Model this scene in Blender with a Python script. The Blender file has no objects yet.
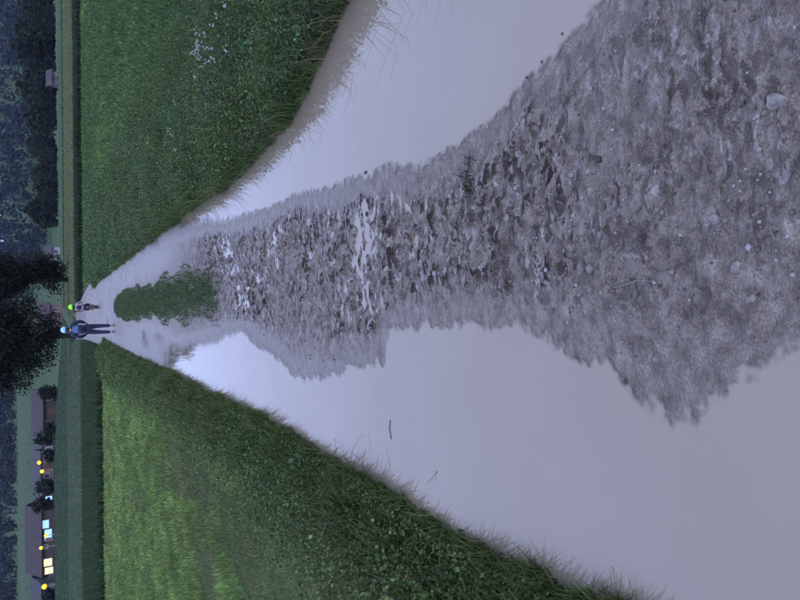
import bpy, bmesh, math, random
import numpy as np
from mathutils import Vector, Matrix

rng = np.random.default_rng(11)
random.seed(5)
scene = bpy.context.scene
col = scene.collection
R = math.radians

# ------------------------------------------------------------------ camera
cam_d = bpy.data.cameras.new('camera'); cam = bpy.data.objects.new('camera', cam_d); col.objects.link(cam)
PITCH, ROLL, EYE = R(29.7), R(0.5), 1.5
down = Vector((0, -math.sin(PITCH), -math.cos(PITCH))); right = Vector((1, 0, 0))
fwd = Vector((0, math.cos(PITCH), -math.sin(PITCH)))
ax_x = down*math.cos(ROLL) - right*math.sin(ROLL)       # phone held upright, picture stored on its side
ax_y = right*math.cos(ROLL) + down*math.sin(ROLL)
M = Matrix((ax_x, ax_y, -fwd)).transposed().to_4x4(); M.translation = (0, 0, EYE)
cam.matrix_world = M
cam_d.sensor_width = 36; cam_d.lens = 602/800*36; cam_d.clip_start = 0.05; cam_d.clip_end = 6000
scene.camera = cam

# ------------------------------------------------------------------ sky, sun, exposure
SUN_EL, SUN_AZ = R(38), R(194)
world = bpy.data.worlds.new('World'); scene.world = world; world.use_nodes = True
wn, wl = world.node_tree.nodes, world.node_tree.links
wn.clear()
sky = wn.new('ShaderNodeTexSky'); sky.sky_type = 'NISHITA'; sky.sun_disc = False
sky.sun_elevation = SUN_EL; sky.sun_rotation = SUN_AZ; sky.air_density = 1.0; sky.dust_density = 1.5
tc = wn.new('ShaderNodeTexCoord')
cl = wn.new('ShaderNodeTexNoise'); cl.inputs['Scale'].default_value = 2.2; cl.inputs['Detail'].default_value = 5
rp = wn.new('ShaderNodeValToRGB')
rp.color_ramp.elements[0].position = .3; rp.color_ramp.elements[0].color = (12.3, 14.8, 25.4, 1)
rp.color_ramp.elements[1].position = .75; rp.color_ramp.elements[1].color = (13.7, 16.2, 26.8, 1)
mx = wn.new('ShaderNodeMix'); mx.data_type = 'RGBA'; mx.inputs['Factor'].default_value = .86
bg = wn.new('ShaderNodeBackground'); bg.inputs['Strength'].default_value = 0.078
out = wn.new('ShaderNodeOutputWorld')
wl.new(tc.outputs['Generated'], cl.inputs['Vector']); wl.new(cl.outputs['Fac'], rp.inputs['Fac'])
wl.new(sky.outputs[0], mx.inputs[6]); wl.new(rp.outputs[0], mx.inputs[7])
wl.new(mx.outputs[2], bg.inputs['Color']); wl.new(bg.outputs[0], out.inputs['Surface'])
sun_d = bpy.data.lights.new('sun', 'SUN'); sun_d.energy = 0.5; sun_d.angle = R(25); sun_d.color = (1, .95, .93)
sun = bpy.data.objects.new('sun', sun_d); col.objects.link(sun)
sun.rotation_euler = (R(90)-SUN_EL, 0, R(-14)); sun.location = (0, -20, 30)
vs = scene.view_settings; vs.view_transform = 'Standard'; vs.look = 'None'; vs.exposure = 0.27; vs.gamma = 1.0
vs.use_curve_mapping = False
scene.render.resolution_x = 1024; scene.render.resolution_y = 768

# ------------------------------------------------------------------ helpers
def tag(o, label=None, cat=None, group=None, kind=None):
    if label: o['label'] = label
    if cat: o['category'] = cat
    if group: o['group'] = group
    if kind: o['kind'] = kind
    return o
def link(o, parent=None):
    col.objects.link(o)
    if parent: o.parent = parent
    return o
def empty(name, loc, rz=0):
    o = bpy.data.objects.new(name, None); o.empty_display_size = .2
    o.location = loc; o.rotation_euler = (0, 0, rz); return link(o)
def mesh_np(name, V, faces, mat, parent=None, tint=None, attr=None, smooth=False):
    """faces: list of int arrays (n,k)"""
    me = bpy.data.meshes.new(name)
    V = np.asarray(V, dtype=np.float32)
    me.vertices.add(len(V)); me.vertices.foreach_set('co', V.ravel())
    fs = [np.asarray(f, dtype=np.int32) for f in faces if len(f)]
    nl = sum(f.size for f in fs); nf = sum(len(f) for f in fs)
    me.loops.add(nl); me.polygons.add(nf)
    me.loops.foreach_set('vertex_index', np.concatenate([f.ravel() for f in fs]))
    cnt = np.concatenate([np.full(len(f), f.shape[1], np.int32) for f in fs])
    st = np.concatenate([[0], np.cumsum(cnt)[:-1]]).astype(np.int32)
    me.polygons.foreach_set('loop_start', st)
    me.update(calc_edges=True)
    if tint is not None:
        a = me.color_attributes.new('tint', 'FLOAT_COLOR', 'POINT')
        c = np.ones((len(V), 4), np.float32); c[:, :3] = tint; a.data.foreach_set('color', c.ravel())
    for k, v in (attr or {}).items():
        a = me.attributes.new(k, 'FLOAT', 'POINT'); a.data.foreach_set('value', np.asarray(v, np.float32))
    if smooth: me.polygons.foreach_set('use_smooth', np.ones(nf, bool))
    me.materials.append(mat)
    o = bpy.data.objects.new(name, me)
    return link(o, parent)
def bm_obj(name, bm, mat, parent=None, smooth=False):
    me = bpy.data.meshes.new(name); bm.normal_update(); bm.to_mesh(me); bm.free()
    if smooth:
        for p in me.polygons: p.use_smooth = True
    me.materials.append(mat)
    return link(bpy.data.objects.new(name, me), parent)
def box(bm, c, s, rz=0):
    m = Matrix.Translation(c) @ Matrix.Rotation(rz, 4, 'Z') @ Matrix.Diagonal((s[0], s[1], s[2], 1))
    return bmesh.ops.create_cube(bm, size=1, matrix=m)['verts']
def tube(bm, a, b, r1, r2=None, seg=8):
    a, b = Vector(a), Vector(b); d = b-a; L = d.length
    if L < 1e-6: return
    q = d.to_track_quat('Z', 'Y').to_matrix().to_4x4()
    bmesh.ops.create_cone(bm, cap_ends=True, segments=seg, radius1=r1, radius2=r1 if r2 is None else r2, depth=L,
                          matrix=Matrix.Translation((a+b)/2) @ q)
def path_tube(bm, pts, radii, seg=7):
    rings = []
    for i, p in enumerate(pts):
        p = Vector(p); d = (Vector(pts[min(i+1, len(pts)-1)])-Vector(pts[max(i-1, 0)])).normalized()
        q = d.to_track_quat('Z', 'Y')
        rings.append([bm.verts.new(p + q @ Vector((math.cos(t)*radii[i], math.sin(t)*radii[i], 0)))
                      for t in [2*math.pi*k/seg for k in range(seg)]])
    for a, b in zip(rings, rings[1:]):
        for k in range(seg): bm.faces.new((a[k], a[(k+1) % seg], b[(k+1) % seg], b[k]))
    bm.faces.new(rings[0][::-1]); bm.faces.new(rings[-1])
def sphere(bm, c, s, sub=2, rot=None):
    m = Matrix.Translation(c)
    if rot is not None: m = m @ rot
    m = m @ Matrix.Diagonal((s[0], s[1], s[2], 1))
    return bmesh.ops.create_icosphere(bm, subdivisions=sub, radius=1, matrix=m)['verts']

def _h(ix, iy, s):
    n = (ix.astype(np.int64)*374761393 + iy.astype(np.int64)*668265263 + s*1442695041) & 0x7fffffff
    n = ((n ^ (n >> 13))*1274126177) & 0x7fffffff
    return ((n ^ (n >> 16)) & 0xffff)/65535.0
def vnoise(x, y, s=0):
    ix, iy = np.floor(x), np.floor(y); fx, fy = x-ix, y-iy
    ix, iy = ix.astype(np.int64), iy.astype(np.int64)
    u, v = fx*fx*fx*(fx*(fx*6-15)+10), fy*fy*fy*(fy*(fy*6-15)+10)
    a = _h(ix, iy, s); b = _h(ix+1, iy, s); c = _h(ix, iy+1, s); d = _h(ix+1, iy+1, s)
    return (a+(b-a)*u)*(1-v)+(c+(d-c)*u)*v
def fbm(x, y, s=0, o=4, gain=.5):
    t = 0; w = 1; n = 0
    for k in range(o):
        c, si = math.cos(.7*k), math.sin(.7*k)
        t = t+w*vnoise((x*c-y*si)*2**k+7.3*k, (x*si+y*c)*2**k+3.1*k, s+k); n += w; w *= gain
    return t/n-.5            # about -.5 .. .5
def sst(a, b, x):
    t = np.clip((x-a)/(b-a), 0, 1); return t*t*(3-2*t)
def psd(px, py, poly):
    """signed distance to a polygon, negative inside"""
    poly = np.array(poly); d = np.full(px.shape, 1e9); ins = np.zeros(px.shape, bool)
    for (x1, y1), (x2, y2) in zip(poly, np.roll(poly, -1, 0)):
        ex, ey = x2-x1, y2-y1; t = np.clip(((px-x1)*ex+(py-y1)*ey)/(ex*ex+ey*ey+1e-12), 0, 1)
        d = np.minimum(d, np.hypot(px-x1-t*ex, py-y1-t*ey))
        c = ((y1 > py) != (y2 > py)) & (px < ex*(py-y1)/(ey+1e-12)+x1); ins ^= c
    return np.where(ins, -d, d)

# ------------------------------------------------------------------ materials
def nmat(name):
    m = bpy.data.materials.new(name); m.use_nodes = True
    return m, m.node_tree.nodes, m.node_tree.links, m.node_tree.nodes['Principled BSDF']
def simple(name, c1, c2=None, scale=3.0, rough=.8, metal=0, bump=0.0, detail=4):
    m, n, l, b = nmat(name)
    c2 = c2 or tuple(v*.7 for v in c1)
    t = n.new('ShaderNodeTexCoord'); z = n.new('ShaderNodeTexNoise'); z.inputs['Scale'].default_value = scale; z.inputs['Detail'].default_value = detail
    r = n.new('ShaderNodeValToRGB'); r.color_ramp.elements[0].position = .35; r.color_ramp.elements[1].position = .68
    r.color_ramp.elements[0].color = (*c2, 1); r.color_ramp.elements[1].color = (*c1, 1)
    l.new(t.outputs['Object'], z.inputs['Vector']); l.new(z.outputs['Fac'], r.inputs['Fac']); l.new(r.outputs[0], b.inputs['Base Color'])
    b.inputs['Roughness'].default_value = rough; b.inputs['Metallic'].default_value = metal
    if bump:
        u = n.new('ShaderNodeBump'); u.inputs['Strength'].default_value = bump; u.inputs['Distance'].default_value = .02
        l.new(z.outputs['Fac'], u.inputs['Height']); l.new(u.outputs[0], b.inputs['Normal'])
    return m
def emis(name, c, s):
    m, n, l, b = nmat(name)
    b.inputs['Base Color'].default_value = (*[min(v, 1)*.6 for v in c], 1)
    b.inputs['Emission Color'].default_value = (*c, 1); b.inputs['Emission Strength'].default_value = s
    return m
def tintmat(name, rough=.75, transl=.25, mul=1.0):
    """colour from the piece's own tint attribute"""
    m, n, l, b = nmat(name)
    a = n.new('ShaderNodeAttribute'); a.attribute_name = 'tint'
    z = n.new('ShaderNodeTexNoise'); z.inputs['Scale'].default_value = 9; z.inputs['Detail'].default_value = 3
    t = n.new('ShaderNodeTexCoord'); l.new(t.outputs['Object'], z.inputs['Vector'])
    mr = n.new('ShaderNodeMapRange'); mr.inputs['To Min'].default_value = .75*mul; mr.inputs['To Max'].default_value = 1.25*mul
    l.new(z.outputs['Fac'], mr.inputs['Value'])
    v = n.new('ShaderNodeVectorMath'); v.operation = 'SCALE'; l.new(a.outputs['Color'], v.inputs[0]); l.new(mr.outputs[0], v.inputs['Scale'])
    l.new(v.outputs[0], b.inputs['Base Color']); b.inputs['Roughness'].default_value = rough
    b.inputs['Specular IOR Level'].default_value = .25
    if transl:
        tr = n.new('ShaderNodeBsdfTranslucent'); l.new(v.outputs[0], tr.inputs['Color'])
        ms = n.new('ShaderNodeMixShader'); ms.inputs[0].default_value = transl
        l.new(b.outputs[0], ms.inputs[1]); l.new(tr.outputs[0], ms.inputs[2]); l.new(ms.outputs[0], n['Material Output'].inputs['Surface'])
    return m

M_grass = tintmat('grass_blades'); M_leaf = tintmat('leaves', .6); M_wood = tintmat('forest_leaves', .9, 0)
M_bark = simple('bark', (.05, .04, .032), (.025, .02, .017), 6, .95, 0, .6)

# wet mud and fine gravel of the track
M_mud, n, l, b = nmat('wet_mud')
t = n.new('ShaderNodeTexCoord')
mp = n.new('ShaderNodeMapping'); mp.inputs['Scale'].default_value = (1, 1.5, 1); l.new(t.outputs['Object'], mp.inputs['Vector'])
big = n.new('ShaderNodeTexNoise'); big.inputs['Scale'].default_value = 13; big.inputs['Detail'].default_value = 8; big.inputs['Roughness'].default_value = .68
fine = n.new('ShaderNodeTexNoise'); fine.inputs['Scale'].default_value = 150; fine.inputs['Detail'].default_value = 5; fine.inputs['Roughness'].default_value = .7
vor = n.new('ShaderNodeTexVoronoi'); vor.inputs['Scale'].default_value = 90
for q in (big, fine, vor): l.new(mp.outputs[0], q.inputs['Vector'])
r1 = n.new('ShaderNodeValToRGB'); e = r1.color_ramp.elements
e[0].position = .34; e[0].color = (.08, .063, .05, 1); e[1].position = .66; e[1].color = (.245, .21, .178, 1)
l.new(big.outputs['Fac'], r1.inputs['Fac'])
r2 = n.new('ShaderNodeValToRGB'); e = r2.color_ramp.elements
e[0].position = .36; e[0].color = (.45, .43, .41, 1); e[1].position = .68; e[1].color = (1.45, 1.43, 1.4, 1)
l.new(fine.outputs['Fac'], r2.inputs['Fac'])
mm = n.new('ShaderNodeMix'); mm.data_type = 'RGBA'; mm.blend_type = 'MULTIPLY'; mm.inputs['Factor'].default_value = .85
so = n.new('ShaderNodeAttribute'); so.attribute_name = 'soil'      # dark crumbly topsoil trodden into the pale clay; masks the painted glints too
mp2 = n.new('ShaderNodeMapping'); mp2.inputs['Scale'].default_value = (1, 2.2, 1); l.new(t.outputs['Object'], mp2.inputs['Vector'])
cn = n.new('ShaderNodeTexNoise'); cn.inputs['Scale'].default_value = 15; cn.inputs['Detail'].default_value = 6; cn.inputs['Roughness'].default_value = .66; cn.inputs['Distortion'].default_value = .5
gn = n.new('ShaderNodeTexNoise'); gn.inputs['Scale'].default_value = 13; gn.inputs['Detail'].default_value = 6; gn.inputs['Roughness'].default_value = .62; gn.inputs['Distortion'].default_value = .6
l.new(mp2.outputs[0], cn.inputs['Vector']); l.new(mp2.outputs[0], gn.inputs['Vector'])
cs = n.new('ShaderNodeMapRange'); cs.interpolation_type = 'SMOOTHSTEP'; cs.inputs['From Min'].default_value = .48; cs.inputs['From Max'].default_value = .57; l.new(cn.outputs['Fac'], cs.inputs['Value'])
sf = n.new('ShaderNodeMath'); sf.operation = 'MULTIPLY'; sf.use_clamp = True; l.new(cs.outputs[0], sf.inputs[0]); l.new(so.outputs['Fac'], sf.inputs[1])
gs = n.new('ShaderNodeMapRange'); gs.interpolation_type = 'SMOOTHSTEP'; gs.inputs['From Min'].default_value = .55; gs.inputs['From Max'].default_value = .63; l.new(gn.outputs['Fac'], gs.inputs['Value'])
gf = n.new('ShaderNodeMath'); gf.operation = 'MULTIPLY'; gf.use_clamp = True; l.new(gs.outputs[0], gf.inputs[0]); l.new(so.outputs['Fac'], gf.inputs[1])
si = n.new('ShaderNodeAttribute'); si.attribute_name = 'silt_sheen'  # pale silt tint, also painting sky sheen on the far wet lanes
m0 = n.new('ShaderNodeMix'); m0.data_type = 'RGBA'; m0.inputs[7].default_value = (.235, .215, .20, 1); l.new(r1.outputs[0], m0.inputs[6])
sx_ = n.new('ShaderNodeMath'); sx_.operation = 'MULTIPLY'; sx_.inputs[1].default_value = .75; l.new(si.outputs['Fac'], sx_.inputs[0]); l.new(sx_.outputs[0], m0.inputs['Factor'])
m1 = n.new('ShaderNodeMix'); m1.data_type = 'RGBA'; m1.inputs[7].default_value = (.33, .31, .295, 1); l.new(m0.outputs[2], m1.inputs[6]); l.new(gf.outputs[0], m1.inputs['Factor'])  # lighter clay patches put pale wet glints into the base colour
ms_ = n.new('ShaderNodeMix'); ms_.data_type = 'RGBA'; ms_.inputs[7].default_value = (.036, .030, .025, 1)
l.new(sf.outputs[0], ms_.inputs['Factor']); l.new(m1.outputs[2], ms_.inputs[6])
l.new(ms_.outputs[2], mm.inputs[6]); l.new(r2.outputs[0], mm.inputs[7]); l.new(mm.outputs[2], b.inputs['Base Color'])
wet = n.new('ShaderNodeAttribute'); wet.attribute_name = 'height'
mr = n.new('ShaderNodeMapRange'); mr.inputs['From Min'].default_value = 0.0; mr.inputs['From Max'].default_value = .022
mr.inputs['To Min'].default_value = .22; mr.inputs['To Max'].default_value = .62
l.new(wet.outputs['Fac'], mr.inputs['Value'])
sr = n.new('ShaderNodeMix'); sr.inputs[3].default_value = .9; l.new(sf.outputs[0], sr.inputs[0])
gr = n.new('ShaderNodeMix'); gr.inputs[3].default_value = .16; l.new(gf.outputs[0], gr.inputs[0]); l.new(mr.outputs[0], gr.inputs[2]); l.new(gr.outputs[0], sr.inputs[2]); l.new(sr.outputs[0], b.inputs['Roughness'])
sp_ = n.new('ShaderNodeMapRange'); sp_.inputs['To Min'].default_value = .5; sp_.inputs['To Max'].default_value = .06
l.new(sf.outputs[0], sp_.inputs['Value']); l.new(sp_.outputs[0], b.inputs['Specular IOR Level'])
b.inputs['IOR'].default_value = 1.5
ad = n.new('ShaderNodeMath'); ad.operation = 'ADD'; l.new(fine.outputs['Fac'], ad.inputs[0]); l.new(vor.outputs['Distance'], ad.inputs[1])
bu = n.new('ShaderNodeBump'); bu.inputs['Strength'].default_value = .8; bu.inputs['Distance'].default_value = .007
l.new(ad.outputs[0], bu.inputs['Height']); l.new(bu.outputs[0], b.inputs['Normal'])

# turbid puddle water: brown, mirror smooth, clear only where it is a thin film
M_water, n, l, b = nmat('muddy_water')
b.inputs['Roughness'].default_value = .03; b.inputs['IOR'].default_value = 1.75
t = n.new('ShaderNodeTexCoord'); z = n.new('ShaderNodeTexNoise'); z.inputs['Scale'].default_value = 1.6; z.inputs['Detail'].default_value = 6
l.new(t.outputs['Object'], z.inputs['Vector'])
r1 = n.new('ShaderNodeValToRGB'); e = r1.color_ramp.elements
e[0].position = .3; e[0].color = (.175, .145, .104, 1); e[1].position = .72; e[1].color = (.198, .165, .122, 1)
l.new(z.outputs['Fac'], r1.inputs['Fac']); l.new(r1.outputs[0], b.inputs['Base Color'])
dp = n.new('ShaderNodeAttribute'); dp.attribute_name = 'depth'
mr = n.new('ShaderNodeMapRange'); mr.interpolation_type = 'SMOOTHSTEP'
mr.inputs['From Min'].default_value = -.001; mr.inputs['From Max'].default_value = .010; l.new(dp.outputs['Fac'], mr.inputs['Value'])
l.new(mr.outputs[0], b.inputs['Alpha'])

M_ground, n, l, b = nmat('soil_and_turf')
t = n.new('ShaderNodeTexCoord'); z = n.new('ShaderNodeTexNoise'); z.inputs['Scale'].default_value = .6; z.inputs['Detail'].default_value = 9
l.new(t.outputs['Object'], z.inputs['Vector'])
r1 = n.new('ShaderNodeValToRGB'); e = r1.color_ramp.elements
e[0].position = .3; e[0].color = (.028, .045, .018, 1); e[1].position = .7; e[1].color = (.05, .085, .03, 1)
l.new(z.outputs['Fac'], r1.inputs['Fac']); l.new(r1.outputs[0], b.inputs['Base Color']); b.inputs['Roughness'].default_value = .95
b.inputs['Specular IOR Level'].default_value = .1

# ------------------------------------------------------------------ terrain
def interp(ys, xs): return lambda y: np.interp(y, ys, xs)
edge_r = interp([0, 2.6, 3.1, 3.5, 4.2, 5.6, 7.4, 12, 27, 41, 60], [2.0, 1.95, 1.82, 1.62, 1.32, 1.17, 1.2, 1.1, .88, .15, -1.4])
edge_l = interp([0, 1.4, 2, 2.65, 3.5, 5.4, 9.8, 18, 27, 41, 60], [-1.0, -1.0, -1.07, -1.03, -1.0, -1.02, -1.1, -1.27, -1.35, -1.9, -3.2])
def edge_dist(x, y):
    """distance outside the track edge (negative on the track)"""
    return np.maximum(x-edge_r(y), edge_l(y)-x)
def far_z(x, y):
    x = np.asarray(x, float); y = np.asarray(y, float)
    lf = sst(-2, -40, x)
    z = lf*sst(105, 190, y)*2.4
    z = z+sst(230, 470, y)*21*sst(40, -40, x-0.05*y+20)
    crest = 52+22*fbm(x/160, y/400, 40, 3)*2+8
    crest = crest-14*np.exp(-((x-352)/40)**2)-8*np.exp(-((x-62)/30)**2)+15*np.exp(-((x-165)/75)**2)+10*sst(-40, -200, x)
    z = z+sst(430, 880, y)*np.maximum(crest-21*sst(40, -40, x-0.05*y+20), 15)*.9
    return z
def gz(x, y):
    x = np.asarray(x, float); y = np.asarray(y, float)
    d = edge_dist(x, y)
    v = .05+.07*sst(.0, .5, d)+.05*fbm(x*.8, y*.8, 3, 3)
    v = np.where(y > 60, .1, v)
    v = np.where((d < .12) & (y < 60), -.22+.25*sst(-.1, .12, d), v)
    return v+far_z(x, y)
def sinhgrid(lo, hi, n, s):
    a, c = math.asinh(lo/s), math.asinh(hi/s); return np.sinh(np.linspace(a, c, n))*s
gx = sinhgrid(-1500, 1500, 420, 1.6); gy = sinhgrid(-120, 2600, 420, 5.0)
X, Y = np.meshgrid(gx, gy); Z = gz(X, Y)
V = np.stack([X, Y, Z], -1).reshape(-1, 3)
def gridfaces(nr, nc):
    i = np.arange(nr*nc).reshape(nr, nc)
    return np.stack([i[:-1, :-1], i[:-1, 1:], i[1:, 1:], i[1:, :-1]], -1).reshape(-1, 4)
ground = mesh_np('ground', V, [gridfaces(420, 420)], M_ground, smooth=True)
tag(ground, 'rough turf ground spreading from the track to the hills', kind='structure')

# ---- track: height field whose low places lie under the water level z = 0
NR, NC = 900, 420
ty = np.exp(np.linspace(math.log(.45), math.log(60), NR)); tu = np.linspace(0, 1, NC)
TY = np.repeat(ty[:, None], NC, 1)
TX = (edge_l(TY)-.35)+(edge_r(TY)-edge_l(TY)+.7)*tu[None]
POOL_R = [(1.3, 10.5), (1.0, 8.8), (.88, 7.2), (.79, 6.0), (.74, 5.0), (.74, 4.04), (.66, 2.95), (.63, 2.34), (.68, 1.9), (.80, 1.61), (.93, 1.3), (1.3, 1.02), (3, .85), (3, 10.5)]
POOL_L = [(-.85, 11.5), (-.68, 9.8), (-.56, 8.4), (-.40, 7.2), (-.30, 6.2), (-.27, 5.6), (-.36, 5.0), (-.42, 4.5), (-.52, 4.0), (-.47, 3.6), (-.36, 3.2), (-.30, 2.85), (-.13, 2.72), (-.09, 2.4), (-.08, 1.97), (-.09, 1.67), (-.13, 1.50), (-.18, 1.36), (-.25, 1.20),
          (-.34, 1.11), (-.31, 1.06), (-.21, .98), (-.13, .89), (-.08, .78), (.0, .3), (-3, .3), (-3, 11.5)]
wk_ = sst(1.2, 3, TY)*.8+.2
wx = TX+.10*wk_*fbm(TX*2.2, TY*1.4, 60, 3); wy = TY+.16*wk_*fbm(TX*1.7, TY*2.2, 70, 3)
sd = np.minimum(psd(wx, wy, POOL_R), psd(wx, wy, POOL_L))
sd = sd+.05*fbm(TX*9, TY*4.0, 20, 4)+.11*fbm(TX*3.2, TY*15, 23, 4)*(.35+.65*sst(-.1, .15, fbm(TX*1.1, TY*.9, 25, 2)))
ridge = (sst(1.25, 1.75, TY)*.55+.45*sst(1.9, 3.0, TY))*sst(8.6, 7.0, TY)*sst(-.34, -.06, TX+.12*fbm(TX*3, TY*3, 77, 3))*(.6+.4*sst(-.12, .1, fbm(TX*1.8, TY*1.6, 8, 3)))                      # clods and pockets of water along the crown
clod = .55*fbm(TX*7.5, TY*11, 5, 4, .6)+.75*fbm(TX*13, TY*34, 6, 4, .6); lump = fbm(TX*2.2, TY*2.6, 9, 3)
fine_h = fbm(TX*38, TY*46, 12, 3, .6)
near = sst(2.6, 1.6, TY)
shoulder = sst(.02, .30, sd)
h_out = .022*sst(0, .22, sd)*(1-.82*ridge)+.020*shoulder*near
h_out = h_out+clod*(.020+.085*ridge*sst(.04, .2, sd)+.020*near*shoulder)*sst(-.02, .12, sd)+lump*.02*shoulder+fine_h*(.007+.007*near)*sst(-.01, .06, sd)
H = np.where(sd < 0, np.maximum(sd*(.20-.13*sst(4.5, 7.5, TY)), -.05)+.016*fine_h*sst(-.09, 0, sd), h_out)
# farther on: two wheel lanes under a film of water and a grassy crown
far = sst(7.5, 11, TY)
mid = (edge_l(TY)+edge_r(TY))*.5+.03
lane = .002+.006*sst(10, 13, TY)+.020*fbm(TX*1.6, TY*.7, 31, 3)+.016*fbm(TX*5, TY*2.2, 33, 4)
crown = np.exp(-((TX-mid)/.34)**2)*sst(6.2, 7.2, TY)*sst(19.6, 18.6, TY)
H = H*(1-far)+lane*far+.055*crown
# prints of boots and hooves in the soft mud
for (fx, fy, a, s) in [(.12, 1.07, .2, 1), (.17, 1.2, .1, .8), (.03, 1.22, -.2, .8), (.3, 1.25, .4, .7), (.42, 1.1, .2, .9), (.33, .95, -.3, .8), (.1, 1.42, .1, .7), (.28, 1.55, 0, .7), (.45, 1.4, .5, .6), (.5, .9, .1, .9), (-.02, 1.0, .6, .7)]:
    dx, dy = TX-fx, TY-fy; u = (dx*math.cos(a)+dy*math.sin(a))/(.048*s); v = (-dx*math.sin(a)+dy*math.cos(a))/(.085*s)
    rr = np.sqrt(u*u+v*v); H = H-.016*s*sst(1.05, .8, rr)+.007*np.exp(-((rr-1.15)/.16)**2)
e_d = edge_dist(TX, TY)
H = H+.14*sst(-.03, .3, e_d)+.05*sst(.15, .35, e_d)*0
H = np.where(e_d > .25, H-.10*sst(.25, .35, e_d), H)
patch = fbm(TX*4, TY*7, 15, 4, .6)
soil = np.clip((1.35*ridge*sst(.02, .16, sd)+.55*near*shoulder)*(1-far), 0, 1.0)*(.6+.4*sst(-.15, .12, patch))*(1+1.6*clod)
soil = np.clip(soil, 0, 1); silt_sheen = np.clip(far+.7*sst(.25, .0, sd)*sst(2.2, 4, TY), 0, 1)  # painted sheen grows with distance and near the puddle rims
V = np.stack([TX, TY, H], -1).reshape(-1, 3)
track = mesh_np('track', V, [gridfaces(NR, NC)], M_mud, attr={'height': H.ravel(), 'soil': soil.ravel(), 'silt_sheen': silt_sheen.ravel()}, smooth=True)
tag(track, 'wet muddy gravel farm track between the meadows', kind='structure')
F = gridfaces(NR, NC); hv = H.ravel()
cx = V[F].mean(1); keep = (hv[F].min(1) < .004) & (edge_dist(cx[:, 0], cx[:, 1]) < .25)
Fw = F[keep]; used = np.unique(Fw); remap = np.full(len(V), -1); remap[used] = np.arange(len(used))
Vw = V[used].copy(); Vw[:, 2] = 0
water = mesh_np('puddle_water', Vw, [remap[Fw]], M_water, attr={'depth': -hv[used]}, smooth=True)
tag(water, 'brown puddle water lying in the ruts of the track', kind='structure')
def track_z(x, y):
    i = int(np.clip(np.searchsorted(ty, y), 1, NR-1)); row = TX[i]
    return float(np.interp(x, row, H[i]))

# ------------------------------------------------------------------ grass
def blades(name, P, h, w, tint, parent=None, mat=None, lean=.45, dirs=None, mid_k=.55):
    n_ = len(P); a = rng.uniform(0, 2*math.pi, n_) if dirs is None else dirs
    f = rng.uniform(0, 2*math.pi, n_)
    L = np.abs(rng.normal(lean, .25, n_))*h
    ld = np.stack([np.cos(a), np.sin(a), np.zeros(n_)], -1); wd = np.stack([np.cos(f), np.sin(f), np.zeros(n_)], -1)
    up = np.zeros((n_, 3)); up[:, 2] = 1
    hz = np.sqrt(np.maximum(h*h-np.minimum(L, .9*h)**2, .05*h*h))
    w = w[:, None]
    v0 = P-wd*w*.5; v1 = P+wd*w*.5
    m = P+ld*(L*.28)[:, None]+up*(hz*mid_k)[:, None]
    v2 = m-wd*w*.42; v3 = m+wd*w*.42
    v4 = P+ld*L[:, None]+up*hz[:, None]
    Vv = np.stack([v0, v1, v2, v3, v4], 1).reshape(-1, 3)
    i = np.arange(n_)[:, None]*5
    return mesh_np(name, Vv, [i+np.array([[0, 1, 3, 2]]), i+np.array([[2, 3, 4]])], mat or M_grass, parent, tint=np.repeat(tint, 5, 0))
def leaves(name, P, size, tint, parent=None, mat=None, flat=.6):
    n_ = len(P); a = rng.uniform(0, 2*math.pi, n_); tl = rng.normal(0, flat, n_)
    d = np.stack([np.cos(a)*np.cos(tl), np.sin(a)*np.cos(tl), np.sin(tl)], -1)
    s = np.stack([-np.sin(a), np.cos(a), np.zeros(n_)], -1)
    rl = rng.normal(0, flat, n_); nrm = np.cross(d, s); s = s*np.cos(rl)[:, None]+nrm*np.sin(rl)[:, None]
    k = size[:, None]
    v0 = P; v1 = P+d*k*.45+s*k*.36; v2 = P+d*k-np.array([0, 0, .12])*k; v3 = P+d*k*.45-s*k*.36
    Vv = np.stack([v0, v1, v2, v3], 1).reshape(-1, 3); i = np.arange(n_)[:, None]*4
    return mesh_np(name, Vv, [i+np.array([[0, 1, 2]]), i+np.array([[0, 2, 3]])], mat or M_leaf, parent, tint=np.repeat(tint, 4, 0))
def tints(base, n_, var=.25, dry=None, mask=None):
    t = np.array(base)[None]*np.exp(rng.normal(0, var, (n_, 1)))*(1+rng.normal(0, .08, (n_, 3)))
    if dry is not None:
        k = mask[:, None]; t = t*(1-k)+np.array(dry)[None]*np.exp(rng.normal(0, .2, (n_, 1)))*k
    return np.clip(t, .004, .8)
def scatter(n_, y0, y1, side, x0=0, far_p=2.0, xmax=.72):
    """points whose density thins with distance, between distances y0 and y1 beyond the track edge"""
    u = rng.uniform(0, 1, n_)
    if far_p == 2: y = 1/(1/y0+(1/y1-1/y0)*u)
    elif far_p == 1: y = y0*(y1/y0)**u
    else: y = y0+(y1-y0)*u
    s = 1 if side > 0 else -1
    e = edge_r(y)+x0 if s > 0 else edge_l(y)-x0
    w = np.maximum(xmax*y+2.2-np.abs(e), .3)
    x = e+s*w*rng.uniform(0, 1, n_)
    return x, y
def on_ground(x, y): return np.stack([x, y, gz(x, y)-.01], -1)

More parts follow.
